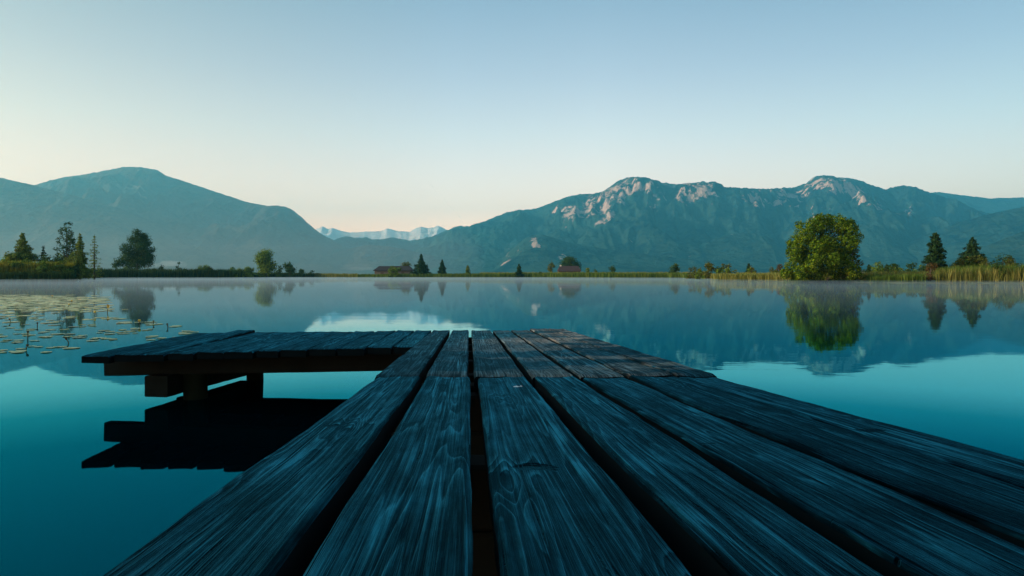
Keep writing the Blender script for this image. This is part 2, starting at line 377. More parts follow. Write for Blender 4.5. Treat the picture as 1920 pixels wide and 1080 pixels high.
def crown_pts(lobes, per_m2, clump=.35, leaves=9, inner=.25):
    P=[];N=[]
    for (x,y,z,r) in lobes:
        k=max(6,int(per_m2*4*math.pi*r*r))
        u=RNG.normal(size=(k,3)); u/=np.linalg.norm(u,axis=1,keepdims=True)
        rad=r*np.where(RNG.random(k)<inner, RNG.uniform(.35,.85,k), RNG.uniform(.84,1.1,k))
        c=np.array([x,y,z])+u*rad[:,None]
        c=np.repeat(c,leaves,0)+RNG.normal(size=(k*leaves,3))*clump*min(1.3,max(.4,r/1.6))*np.array([1,1,.75])
        P.append(c); N.append(np.repeat(u,leaves,0)+RNG.normal(size=(k*leaves,3))*.55+np.array([0,0,.25]))
    return np.concatenate(P),np.concatenate(N)

def trunk_geo(h, r, lobes, n=6, base=-.1):
    g=Geo(); lean=random.uniform(-.03,.03)*h
    g.tube([(0,0,base),(lean*.3,0,h*.3),(lean,0,h*.7),(lean*1.1,0,h*.97)],[r*1.25,r*.95,r*.55,r*.15],8)
    for (x,y,z,rr_) in random.sample(lobes,min(n,len(lobes))):
        z0=max(.12*h,min(z*.55,h*.65)); f=z0/h
        g.tube([(lean*f,0,z0),((x+lean*f)*.5,y*.5,(z0+z)*.52),(x*.92,y*.92,z)],[r*.45,r*.28,r*.08],5)
    return g

def plant(name, label, cat, x, d, h, lobes, mat, leaf=.16, per=2.2, clump=.35, leaves=9, trunk=.2, group=None, zbase=.3, ntr=6):
    root=empty(name,(WX(x,d),d,zbase)); tag(root,label,cat,group)
    P,N=crown_pts(lobes,per,clump,leaves); k=P[:,2]>.02; P=P[k];N=N[k]
    sz=leaf*RNG.uniform(.6,1.35,len(P))
    v,f=quads(P,N,sz,.75); mesh_obj('crown' if cat=='tree' else 'foliage',v,f,mat,root)
    trunk_geo(h*.9,trunk,lobes,ntr).obj('trunk' if cat=='tree' else 'stem',M_bark,root,True)
    return root

def dome_lobes(w,h,n,low=.0,top=.6,seed=0):
    """lobes filling a shrub or round crown of width w and height h"""
    rs=random.Random(seed); L=[]
    for i in range(n):
        t=rs.random(); z=h*(low+(1-low)*t*.82); hw=w/2*math.sqrt(max(.06,1-(max(0,(z/h-.35))/.68)**2))
        a=rs.random()*2*math.pi; q=math.sqrt(rs.random())*.72
        r=min(w,h)*rs.uniform(.13,.22)
        L.append((math.cos(a)*hw*q,math.sin(a)*hw*q,max(r*.6,min(z,h-r)),r))
    L.append((0,0,h-min(w,h)*.2,min(w,h)*.19)); return L

def px_plant(name,label,cat,x,ytop,w_px,d,mat,n=10,seed=1,low=0.,leaf=None,group=None,per=None,zbase=.3,trunk=None):
    h=WZ(ytop,d)-zbase; w=w_px/F*d
    leaf=leaf or max(.09,d*.0010)
    L=dome_lobes(w,h,n,low,seed=seed)
    return plant(name,label,cat,x,d,h,L,mat,leaf,per or min(7.0,max(2.2,.22/(leaf*leaf*2))),clump=leaf*2.0,leaves=7,trunk=trunk or max(.06,h*.025),group=group,zbase=zbase,ntr=4)

def conifer(name,label,x,ytop,w_px,d,mat,tiers=13,seed=1,power=.85,low=.04,dens=1.0,cat='tree',group=None,zbase=.3,droop=.25,gap=0.0,leaf=None):
    h=WZ(ytop,d)-zbase; Rm=1.18*w_px/F*d/2; rs=np.random.default_rng(seed)
    root=empty(name,(WX(x,d),d,zbase)); tag(root,label,cat,group)
    leaf=leaf or max(.08,d*.0010); P=[];N=[]; g=Geo(); tiers=int(tiers*1.5)
    g.tube([(0,0,-.2),(0,0,h*.5),(0,0,h*.995)],[h*.018+.04,h*.011+.02,.012],7)
    for i in range(tiers):
        t=low+(1-low)*(i/(tiers-.2))
        z0=h*t; rr_=Rm*((1-t)**power)*rs.uniform(.62,1.16)+.05
        nb=max(5,int((11 if t<.6 else 8)*min(1.2,dens)))
        a0=rs.random()*6.3
        for b in range(nb):
            if rs.random()<gap: continue
            a=a0+b*2*math.pi/nb+rs.normal()*.16; L=rr_*rs.uniform(.5,1.2)
            up=L*rs.uniform(-droop-.15,-droop+.25)
            k=max(6,int(L/leaf*8*dens))
            q=np.sqrt(rs.random(k))*1.0
            wid=.20*L*(1-q*.75)+leaf*.4
            off=rs.normal(size=(k,3))*np.stack([wid,wid,wid*.5+leaf*.5],1)*.8
            c=np.stack([np.cos(a)*L*q,np.sin(a)*L*q,z0+up*q*q+.12*L*q],1)+off
            P.append(c); N.append(np.tile([math.cos(a)*.6,math.sin(a)*.6,.7],(k,1))+rs.normal(size=(k,3))*.45)
            g.tube([(0,0,z0),(math.cos(a)*L*.55,math.sin(a)*L*.55,z0+up*.25),(math.cos(a)*L*.92,math.sin(a)*L*.92,z0+up*.85)],[.02+h*.003,.012+h*.0015,.004],4)
    k=30; P.append(np.stack([rs.normal(size=k)*.12*min(1,Rm),rs.normal(size=k)*.12*min(1,Rm),h*(1-rs.random(k)*.14)],1)); N.append(rs.normal(size=(k,3)))
    P=np.concatenate(P);N=np.concatenate(N); k=P[:,2]<h*1.01; P=P[k];N=N[k]
    v,f=quads(P,N,leaf*RNG.uniform(.6,1.3,len(P)),.7); mesh_obj('crown',v,f,mat,root)
    g.obj('trunk',M_bark,root,True); return root

def reeds(name,label,x0,x1,y0,y1,mat,depth=5,n=6000,wid=.05,dofs=0.,hvar=.3,lean=.12,zb=.1):
    """band of upright blades along the shore between photo columns x0..x1; y0..y1 the tops (left, right)"""
    xs=RNG.uniform(x0,x1,n); 
    ds=np.array([shore_d(x) for x in xs])*1.0+dofs+RNG.uniform(0,1,n)**1.3*depth
    f=(xs-x0)/(x1-x0); yt=y0+(y1-y0)*f
    clump=fbm(xs*.22,ds*.35,3,int(x0)+3)
    hh=(1-(yt-HY)/F*ds)-zb; hh=np.maximum(.5,hh*(1-hvar*RNG.random(n)**1.5)*(.78+.42*clump))
    X=(xs-CX)/F*ds
    b=np.stack([X,ds,np.full(n,zb-.25)],1)
    a=RNG.uniform(0,math.pi,n); s=np.stack([np.cos(a),np.sin(a)*.6,np.zeros(n)],1)*(wid*RNG.uniform(.6,1.5,n))[:,None]
    ln=RNG.normal(size=(n,2))*lean; up=np.stack([ln[:,0]*hh,ln[:,1]*hh,hh],1)
    mid=b+up*.62-np.stack([ln[:,0]*hh*.2,ln[:,1]*0,0*hh],1)
    V=np.stack([b-s,b+s,mid+s*.9,mid-s*.9,b+up],1).reshape(-1,3)
    k=np.arange(n)[:,None]*5
    me=[tuple(q) for q in (k+np.array([[0,1,2,3]])).tolist()]+[tuple(q) for q in (k+np.array([[3,2,4]])).tolist()]
    o=mesh_obj(name,V,me,mat); tag(o,label,None,None,'stuff'); return o

# ---- big tree on the right shore and its companion
d=101; k=d/F/3.6; zb=.25
def crop_lobes(L, cx, depth, seed):
    rs=random.Random(seed); out_=[]
    for (x,y,r) in L:
        z=1-((380+y/3.6)-HY)/F*d-zb
        out_.append(((x-cx)*k, rs.uniform(-depth,depth), z, r*k*.77))
        if r>85: out_.append(((x-cx+rs.uniform(-30,30))*k, -r*k*rs.uniform(.8,1.5), z+rs.uniform(-20,20)*k, r*k*.5))
    return out_
BL=[(235,205,85),(300,150,75),(370,145,75),(440,150,80),(500,190,80),(175,280,70),(260,290,100),(370,270,110),(470,290,95),(540,150,60),(555,240,60),
    (165,360,62),(250,390,95),(360,390,105),(460,400,90),(180,450,62),(270,480,70),(370,490,75),(210,500,40),(440,480,70),(150,480,45),(230,510,45),(300,515,45),(480,515,45),(400,515,45),(540,500,45),(200,465,62),(320,488,72),(430,498,72),(520,465,70),(260,420,70),(420,108,42),(330,104,38),(560,132,36),(208,150,34),(130,330,32)]
L=crop_lobes(BL,360,2.2,4)
plant('broadleaf_tree','largest tree, dense round green crown reaching down to the reeds on the right shore','tree',1440+360/3.6,d,9.3,L,M_big,.12,9.0,.17,11,.34,zbase=zb,ntr=12)
L=crop_lobes([(575,290,45),(560,220,38),(600,350,48),(560,370,60),(615,420,48),(560,450,65),(600,490,50),(520,470,55),(530,340,55)],570,1.2,5)
plant('broadleaf_tree','olive narrow tree merging into the right flank of the largest tree','tree',1440+570/3.6,d-.6,6.6,L,M_olive,.115,7,.2,10,.16,zbase=zb)
px_plant('bush','bright yellow low bush at the left foot of the largest tree','bush',1476,503,26,108,M_yellow,7,2,leaf=.1)
px_plant('bush','yellow green low bush in front of the largest tree trunk','bush',1552,514,22,97.5,M_olive,6,3,leaf=.1)

# ---- conifers and bushes right of it
conifer('spruce','dark narrow spruce behind a rust coloured bush on the right shore',1754,436,50,112,M_con,17,5,.60,.05,1.5,droop=.2)
conifer('spruce','broad dark spruce rising behind the tall reeds at the right edge',1823,444,66,108,M_con,15,6,.9,.05,1.4)
px_plant('bush','rust brown rounded bush in front of the narrow dark spruce','bush',1744,491,34,95,M_brown,9,4)
px_plant('bush','dark green dense bush standing in the tall reeds at the right','bush',1866,489,46,93,M_dark,10,5)
px_plant('bush','dark spreading bush skirt below the broad spruce','bush',1812,484,76,106,M_mid,10,6)
px_plant('bush','dark wide bush behind the dark one in the right reeds','bush',1880,476,64,112,M_dark,10,7)
px_plant('bush','dark bush cut by the right edge of the photo','bush',1912,492,40,92,M_dark,8,8)
px_plant('bush','hazy low grey bush far behind, right of the largest tree','bush',1646,489,42,170,M_mid,9,9)
px_plant('bush','second hazy grey bush, nearer the narrow spruce','bush',1674,494,34,175,M_dark,9,10)
px_plant('bush','small rounded dark bush left of the narrow spruce','bush',1705,492,32,165,M_dark,8,11)
conifer('spruce','small dark spire directly right of the largest tree',1629,496,14,110,M_con,8,9,.7)
# ---- centre right
px_plant('tree','lone round dark tree on the reed shore, left of the olive shrubs','tree',1266,495,26,258,M_dark,11,12,low=.12)
px_plant('bush','tall olive shrub with pointed top above golden reeds','bush',1327,491,36,175,M_olive,10,13)
px_plant('bush','olive brown wide shrub between the pointed shrub and small spruce','bush',1366,494,40,172,M_olive,10,14)
px_plant('bush','low dark shrub joining the two olive shrubs','bush',1346,500,30,176,M_mid,8,15)
conifer('spruce','small grey green spruce right of the olive shrubs',1404,494,13,178,M_con,8,12,.7)
px_plant('bush','sloping green shrub at the water end of the golden reeds','bush',1312,505,22,140,M_mid,7,16)
px_plant('bush','brownish bare shrub beside the left side of the largest tree','bush',1462,495,22,172,M_brown,8,17)
px_plant('bush','tiny dark shrub left of the brownish bare shrub','bush',1448,502,14,190,M_dark,5,18)
px_plant('bush','low wide dark bush alone on the horizon right of the farmhouse','bush',1148,499,22,330,M_dark,7,19)
px_plant('bush','small pale bush just right of the farmhouse','bush',1102,503,12,420,M_mid,5,20)
px_plant('bush','smaller low bush between farmhouse and horizon bush','bush',1117,506,10,420,M_mid,5,21)
# ---- centre
px_plant('tree','dark rounded tree rising behind the red roofed farmhouse','tree',1066,484,40,520,M_dark,11,22,zbase=.5)
px_plant('bush','brown green shrub at the left end of the farmhouse','bush',1034,493,16,440,M_olive,6,23)
conifer('spruce','small dark slim spruce with a bush foot at the water, left of the farmhouse',973,495,13,319,M_con,8,14,.6)
px_plant('bush','dark low bush on the shore below the farmhouse','bush',1013,509,22,319,M_dark,6,24)
px_plant('bush','tiny dark bush at the foot of the slim spruce','bush',970,511,14,318.5,M_dark,5,25)
conifer('spruce','short olive young spruce between the dark pair and the slim one',877,497,12,330,M_conlit,7,15,.8)
conifer('spruce','tall dark symmetrical spruce right beside the barn',790,476,29,335,M_con,12,16,.85,.03,1.5)
conifer('spruce','smaller dark spruce, second from the barn',829,487,18,335,M_con,10,17,.8,.03,1.4)
px_plant('bush','olive rounded bush in front of the barn wall','bush',741,500,30,331,M_mid,8,26)
px_plant('bush','olive tree crown showing above the right end of the barn roof','bush',759,492,22,365,M_olive,7,27)
px_plant('bush','low dark bush at the right corner of the barn','bush',771,509,18,332,M_dark,6,28)
# ---- left
px_plant('tree','broad dark green tree with spiky top amid low shore bushes','tree',500,469,46,318,M_mid,14,29,low=.05)
px_plant('bush','dark bush touching the right side of the spiky topped tree','bush',543,493,24,335,M_dark,8,30)
px_plant('bush','low dark shrub between the spiky topped tree and its right neighbour','bush',525,499,18,335,M_dark,6,31)
px_plant('bush','long low green bush left of the spiky topped tree','bush',462,501,44,305,M_mid,9,32)
px_plant('bush','smooth dome shaped green bush on the left shore','bush',387,496,44,272,M_mid,12,33)
px_plant('bush','tiny round dark bush on the far shore beside pale reeds','bush',585,507,10,365,M_dark,5,34)
px_plant('bush','tiny dark bush right of the two left shore domes','bush',564,508,12,352,M_dark,5,35)
px_plant('bush','low dark thicket right below the large pine','bush',302,497,40,266,M_dark,9,36)
px_plant('bush','small pointed shrub on the reed line left of the dome bush','bush',335,492,9,268,M_dark,4,37)
rs_=random.Random(77)
for i in range(8):
    x=rs_.uniform(-20,150); px_plant('bush','leafy shrub among the trees on the left bank','bush',x,rs_.uniform(468,486),rs_.uniform(26,44),rs_.uniform(136,146),rs_.choice([M_mid,M_dark,M_conlit]),8,200+i,group='shrubs among the left bank trees')
for i in range(20):
    x=rs_.uniform(165,600); px_plant('bush','low green scrub bush in the shore thicket left of the pale reeds','bush',x,rs_.uniform(499,507),rs_.uniform(14,30),shore_d(x)+rs_.uniform(3,9),rs_.choice([M_mid,M_dark,M_mid]),5,100+i,group='scrub along the left far shore')
for i in range(12):
    x=rs_.uniform(1632,1735); px_plant('bush','low scrub bush in the hazy thicket between the largest tree and the narrow spruce','bush',x,rs_.uniform(493,503),rs_.uniform(16,30),rs_.uniform(125,180),rs_.choice([M_mid,M_dark]),6,140+i,group='scrub behind the right reeds')
for i in range(9):
    x=rs_.uniform(1790,1940); px_plant('bush','leafy bush in the thicket behind the tall right reeds','bush',x,rs_.uniform(474,492),rs_.uniform(26,46),rs_.uniform(98,112),rs_.choice([M_mid,M_dark,M_olive]),8,160+i,group='bushes behind the tall right reeds')
for i in range(9):
    x=rs_.uniform(1290,1465); px_plant('bush','low shrub in the olive thicket behind the golden reeds','bush',x,rs_.uniform(498,504),rs_.uniform(12,26),rs_.uniform(140,185),rs_.choice([M_mid,M_olive]),6,180+i,group='shrubs behind the golden reeds')
# the pine by itself
d=262; kk=d/F; 
def px_lobes(L,cx,d,zb,dep,seed):
    rs=random.Random(seed); return [((x-cx)/F*d, rs.uniform(-dep,dep), WZ(y,d)-zb, r/F*d) for x,y,r in L]
L=px_lobes([(260,436,6),(262,446,10),(252,450,8),(270,452,9),(258,462,13),(272,466,10),(244,466,9),(262,478,15),(246,480,11),(276,480,9),(232,484,9),(226,491,8),(238,494,10),(258,492,13),(274,492,9),(222,497,6),(280,484,7),(281,468,5),(279,456,4),(268,442,5),(266,486,10)],258,d,.3,2.4,3)
plant('pine_tree','large broad dark pine standing alone, low branches spread to its left','tree',258,d,13.6,L,M_dark,.25,2.6,.5,9,.3)
# near left bank
conifer('larch','olive broad feathery conifer at the far left above the green bank',42,436,66,140,M_conlit,15,21,.85,.1,1.5,gap=.05)
px_plant('bush','sunlit bushy growth around the foot of the far left conifer','bush',22,474,50,139,M_mid,10,40)
conifer('spruce','small dark conifer between the far left one and the tall bare-stemmed tree',81,461,26,142,M_con,9,22,.9)
d=140
L=px_lobes([(120,421,4),(128,420,4),(117,432,6),(129,432,7),(137,440,7),(122,445,6),(134,452,7),(113,440,4),(126,462,7),(138,462,6),(115,458,4),(120,478,6),(134,476,6),(105,467,4),(110,476,5),(104,484,5),(118,466,6),(132,468,7),(126,474,7),(140,482,7),(130,486,8),(116,488,6),(124,454,6),(112,450,5),(140,450,6)],126,d,.3,.8,6)
plant('poplar_tree','tallest slim dark tree with twin tops and gaps between its limbs on the left bank','tree',126,d,10.8,L,M_dark,.125,5.0,.2,9,.14,ntr=14)
conifer('larch','lighter olive leafy conifer right beside the twin topped tree',150,437,36,136,M_conlit,13,23,.75,.06,1.3,gap=.05)
conifer('larch','thin see-through nearly bare tree right of the leafy conifer',177,440,30,150,M_conlit,11,24,.75,.05,.45,gap=.2)
for (x,yt,w,d,m,sd_,lab) in [(12,488,60,130,M_mid,41,'green bank bush nearest the left edge'),(48,484,60,131,M_mid,42,'tall green bank bush below the broad feathery conifer'),
    (84,487,54,131.5,M_mid,43,'yellow topped bank bush below the small dark conifer'),(116,488,46,132.5,M_mid,44,'bank bush in front of the twin topped tree'),(140,495,30,134,M_dark,45,'dark bush ending the left bank at the open water')]:
    px_plant('bush',lab,'bush',x,yt,w,d,m,13,sd_,group='bushes along the left bank')

# ---- reeds
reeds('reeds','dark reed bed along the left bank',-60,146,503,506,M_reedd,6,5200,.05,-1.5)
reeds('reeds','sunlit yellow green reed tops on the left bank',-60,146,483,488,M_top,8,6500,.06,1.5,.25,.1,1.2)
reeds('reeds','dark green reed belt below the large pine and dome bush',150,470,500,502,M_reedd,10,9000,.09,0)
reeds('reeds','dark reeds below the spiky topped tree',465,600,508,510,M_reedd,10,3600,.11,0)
reeds('reeds','pale tan reed stand on the far shore',590,670,510.5,511,M_reed,8,2200,.11,0)
reeds('reeds','green reed belt along the middle far shore',660,1150,512,508,M_reedg,14,9000,.11,0,.2)
reeds('reeds','golden reed field behind the middle far shore',900,1330,508.5,507.5,M_reed,16,6500,.11,18,.15)
reeds('reeds','mixed green reeds right of the lone round tree',1140,1330,509,509,M_reedg,10,4500,.09,0,.2)
reeds('reeds','golden tall reeds before the olive shrubs',1330,1500,509,508,M_reed,9,6000,.055,0,.25)
reeds('reeds','golden reeds behind the largest tree',1380,1760,507,503,M_reed,10,6500,.055,6,.25)
reeds('reeds','short yellow green reeds right of the largest tree',1600,1735,512,508,M_reedg,6,3200,.045,0,.3)
reeds('reeds','tall yellow green reeds at the right edge',1755,2000,494,488,M_reedg,7,5200,.045,.8,.3)
reeds('reeds','golden reed stems mixed in the tall right reeds',1755,2000,497,494,M_reed,6,4200,.045,0,.35)
reeds('reeds','short reeds at the foot of the largest tree',1470,1620,519,519,M_reedg,4,2400,.04,-.6,.4)

# ------------------------------------------------------------------ houses
M_roof=plain_mat('barn_roof',(.010,.008,.009),(.024,.018,.018),.8,.85,(1,1,6))
M_roofr=plain_mat('farm_roof',(.030,.014,.013),(.055,.026,.022),.8,.85,(1,1,6))
M_wallw=plain_mat('barn_wall',(.09,.075,.06),(.16,.13,.105),1.5,.9,(5,5,.4))
M_plaster=plain_mat('plaster',(.5,.46,.42),(.6,.56,.5),2,.9)
M_wood=plain_mat('dark_boards',(.05,.032,.022),(.10,.065,.045),3,.9,(5,5,.3))
def house(name,label,x0,x1,yroof,yeave,d,dep,hip,wallm,roofm,chim=None,cat='building'):
    X0,X1=WX(x0,d),WX(x1,d); zr=WZ(yroof,d); ze=WZ(yeave,d); root=empty(name,((X0+X1)/2,d,.3)); tag(root,label,cat)
    hw=(X1-X0)/2; z1=ze-.3; z2=zr-.3; ov=.6
    g=Geo(); g.box(-hw+ov,hw-ov,0,dep,-.3,z1); 
    # gable fill when the roof is not hipped
    if hip<.5:
        for sx in (-hw+ov,hw-ov-.2):
            g.add([(sx,0,z1),(sx+.2,0,z1),(sx+.2,dep,z1),(sx,dep,z1),(sx,dep/2,z2-.25),(sx+.2,dep/2,z2-.25)],[(0,4,3),(1,2,5),(0,1,5,4),(2,3,4,5)])
    g.obj('wall',wallm,root)
    g=Geo(); th=.22; a=[(-hw,-ov,z1-.15),(hw,-ov,z1-.15),(hw,dep+ov,z1-.15),(-hw,dep+ov,z1-.15),(-hw+hip,dep/2,z2),(hw-hip,dep/2,z2)]
    b=[(x,y,z-th) for x,y,z in a]
    g.add(a+b,[(0,1,5,4),(1,2,5),(2,3,4,5),(3,0,4),(7,6,10,11),(8,7,11),(9,8,11,10),(6,9,10),(0,6,7,1),(1,7,8,2),(2,8,9,3),(3,9,6,0)])
    rf=g.obj('roof',roofm,root)
    dg=Geo(); dg.box(-.18*hw,.12*hw,-.06,-.003,-.3,z1*.75); dg.obj('door',M_wood,root)
    for fx in (-.62,.45):
        wg=Geo(); wg.box(hw*fx,hw*fx+hw*.16,-.05,-.003,z1*.38,z1*.7); wg.obj('window',M_wood,root)
    if chim is not None:
        cg=Geo(); cx=WX(chim,d)-(X0+X1)/2; cg.box(cx-.5,cx+.5,dep*.45,dep*.45+.9,z2-1.2,z2+.5); cg.box(cx-.6,cx+.6,dep*.45-.1,dep*.45+1,z2+.5,z2+.62); cg.obj('chimney',M_plaster,rf)
    return root
house('barn','long low barn with dark brown hipped roof on the far shore',700,772,498.5,506.5,341,11,1.8,M_wallw,M_roof)
house('farmhouse','farmhouse with reddish brown roof under dark trees on the far shore',1046,1090,498.5,507.5,430,9,1.5,M_wood,M_roofr,1052)

# ------------------------------------------------------------------ dock
def wood_mat(name, dark, mid, light, brown=None, sun_brown_amt=0):
    m,nt=newmat(name); tc=nd(nt,'ShaderNodeTexCoord'); oi=nd(nt,'ShaderNodeObjectInfo')
    ob=tc.outputs['Object']; W=math_n(nt,'MULTIPLY',oi.outputs['Random'],53.0)
    # knots bend the grain around them
    vo=nd(nt,'ShaderNodeTexVoronoi',voronoi_dimensions='4D',feature='F1',i_Scale=1.0,i_Randomness=1.0)
    lk(nt,mapping(nt,ob,(5.2,1.9,.01)),vo.inputs['Vector']); lk(nt,W,vo.inputs['W'])
    kd=vo.outputs['Distance']; kn=ramp(nt,kd,[(.0,1.),(.42,0.)],'EASE')
    low=noise(nt,mapping(nt,ob,(6.5,.26,1)),1.5,2,.5,W)
    wob=noise(nt,mapping(nt,ob,(22,1.6,1)),1.0,3,.55,W)
    fld=math_n(nt,'ADD',math_n(nt,'ADD',math_n(nt,'MULTIPLY',low,20),math_n(nt,'MULTIPLY',wob,1.5)),math_n(nt,'MULTIPLY',kn,3.2))
    fr_=math_n(nt,'FRACT',fld); ring=ramp(nt,fr_,[(0,.1),(.5,.35),(.78,.9),(.86,1.),(.95,.2),(1,.1)])
    fib=noise(nt,mapping(nt,ob,(260,3.0,1)),1.0,4,.65,W)
    fib2=noise(nt,mapping(nt,ob,(125,1.1,1)),1.0,4,.6,W)
    blot=noise(nt,mapping(nt,ob,(9,3.2,1)),1.3,6,.68,W)
    chk=noise(nt,mapping(nt,ob,(42,.30,1)),1.0,2,.4,W)
    crack=ramp(nt,chk,[(.488,0.),(.5,1.),(.512,0.)])
    crk=math_n(nt,'MULTIPLY',crack,ramp(nt,blot,[(.44,0.),(.6,1.)]))
    xc=noise(nt,mapping(nt,ob,(9,26,1)),1.0,3,.5,W)       # short nicks across the grain
    nick=math_n(nt,'MULTIPLY',ramp(nt,xc,[(.70,0.),(.76,1.)]),ramp(nt,fib2,[(.42,0.),(.55,1.)]))
    hgt=math_n(nt,'ADD',math_n(nt,'MULTIPLY',ring,.30),math_n(nt,'ADD',math_n(nt,'MULTIPLY',fib,.75),math_n(nt,'MULTIPLY',fib2,.95)))
    hgt=math_n(nt,'SUBTRACT',hgt,math_n(nt,'MULTIPLY',crk,.9))
    hgt=math_n(nt,'SUBTRACT',hgt,math_n(nt,'MULTIPLY',nick,.6))
    hgt=math_n(nt,'SUBTRACT',hgt,math_n(nt,'MULTIPLY',ramp(nt,kd,[(.0,1.),(.17,0.)]),1.3))
    # spike knots: short dark slits across a board, only some cells carry one
    v2=nd(nt,'ShaderNodeTexVoronoi',voronoi_dimensions='4D',feature='F1',i_Scale=1.0,i_Randomness=1.0)
    jit=noise(nt,mapping(nt,ob,(30,30,1)),1.0,2,.5,W)
    lk(nt,mapping(nt,ob,(3.6,5.4,.01)),v2.inputs['Vector']); lk(nt,math_n(nt,'ADD',W,7.3),v2.inputs['W'])
    gate=nd(nt,'ShaderNodeSeparateColor'); lk(nt,v2.outputs['Color'],gate.inputs[0])
    kd2=math_n(nt,'ADD',v2.outputs['Distance'],math_n(nt,'MULTIPLY',math_n(nt,'SUBTRACT',jit,.5),.16))
    slit=math_n(nt,'MULTIPLY',ramp(nt,kd2,[(.05,1.),(.17,0.)]),ramp(nt,gate.outputs[0],[(.42,0.),(.45,1.)]))
    halo=math_n(nt,'MULTIPLY',ramp(nt,kd2,[(.12,0.),(.2,1.),(.42,0.)]),ramp(nt,gate.outputs[0],[(.42,0.),(.45,1.)]))
    heart=ramp(nt,noise(nt,mapping(nt,ob,(5.5,.55,1)),1.0,3,.5,math_n(nt,'ADD',W,3.1)),[(.44,0.),(.62,1.)])   # where the raised grain is worn pale
    amp=math_n(nt,'MULTIPLY_ADD',heart,.7,.85)
    amp=math_n(nt,'ADD',amp,math_n(nt,'MULTIPLY',halo,1.0))
    hgt=math_n(nt,'SUBTRACT',hgt,math_n(nt,'MULTIPLY',slit,1.1))
    ln=noise(nt,mapping(nt,ob,(70,.55,1)),1.0,2,.5,math_n(nt,'ADD',W,1.7))
    line=math_n(nt,'MULTIPLY',ramp(nt,ln,[(.54,0.),(.62,1.),(.70,.3)]),math_n(nt,'MULTIPLY_ADD',heart,.75,.12))
    val=math_n(nt,'MULTIPLY',math_n(nt,'MULTIPLY',math_n(nt,'SUBTRACT',hgt,1.0),1.5),amp)
    val=math_n(nt,'ADD',val,math_n(nt,'MULTIPLY',line,.55))
    val=math_n(nt,'ADD',val,math_n(nt,'MULTIPLY',math_n(nt,'SUBTRACT',blot,.5),1.7))
    val=math_n(nt,'ADD',math_n(nt,'ADD',val,math_n(nt,'MULTIPLY_ADD',heart,.02,.36)),math_n(nt,'MULTIPLY',math_n(nt,'SUBTRACT',oi.outputs['Random'],.5),.2))
    col=ramp(nt,val,[(.06,dark),(.44,mid),(.80,light),(1.0,tuple(2.4*c for c in light))])
    if brown:  # patches of warm sunlight painted into the board colour
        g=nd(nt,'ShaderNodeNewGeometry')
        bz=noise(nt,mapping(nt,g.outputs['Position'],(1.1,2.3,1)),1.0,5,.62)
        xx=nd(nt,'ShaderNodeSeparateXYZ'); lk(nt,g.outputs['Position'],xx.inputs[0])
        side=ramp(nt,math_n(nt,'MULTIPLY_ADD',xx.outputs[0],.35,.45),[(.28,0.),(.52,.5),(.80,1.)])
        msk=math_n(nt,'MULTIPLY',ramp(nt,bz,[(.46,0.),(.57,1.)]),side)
        col=mixc(nt,math_n(nt,'MULTIPLY',msk,sun_brown_amt),col,ramp(nt,val,[(.06,tuple(c*.12 for c in brown)),(.34,tuple(c*.55 for c in brown)),(.75,brown)]))
    b=nd(nt,'ShaderNodeBump',i_Strength=1.0,i_Distance=.008); lk(nt,hgt,b.inputs['Height'])
    df=nd(nt,'ShaderNodeBsdfDiffuse'); lk(nt,col,df.inputs[0]); lk(nt,b.outputs[0],df.inputs['Normal'])
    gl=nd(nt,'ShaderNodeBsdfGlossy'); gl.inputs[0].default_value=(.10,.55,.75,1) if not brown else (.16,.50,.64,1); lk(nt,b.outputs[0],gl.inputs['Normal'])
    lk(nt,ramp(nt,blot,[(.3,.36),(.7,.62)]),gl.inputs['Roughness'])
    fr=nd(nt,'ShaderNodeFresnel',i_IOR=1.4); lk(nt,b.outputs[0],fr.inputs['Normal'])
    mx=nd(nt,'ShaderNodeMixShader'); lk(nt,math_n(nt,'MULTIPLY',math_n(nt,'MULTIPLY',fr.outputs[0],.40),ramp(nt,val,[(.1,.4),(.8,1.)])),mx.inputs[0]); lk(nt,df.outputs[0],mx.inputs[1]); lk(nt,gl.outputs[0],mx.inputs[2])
    out(nt,mx.outputs[0]); return m
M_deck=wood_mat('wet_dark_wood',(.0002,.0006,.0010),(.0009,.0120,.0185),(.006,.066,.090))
M_deck2=wood_mat('sun_patched_wood',(.0003,.001,.0014),(.0016,.013,.018),(.012,.065,.082),(.62,.45,.32),.9)  # outer boards, brown tint stands for sun falling on them
M_edge=plain_mat('shaded_board_edge',(.0008,.003,.004),(.004,.010,.012),14,.9,(1,.1,1),.04)  # board sides and ends coloured dark for the shade in the gaps
M_beam=plain_mat('black_beam',(.004,.007,.006),(.016,.022,.019),4,.75,(1,1,1),.05)
M_pile=plain_mat('mossy_pile',(.003,.006,.004),(.010,.017,.009),5,.8,(2,2,.5),.06)

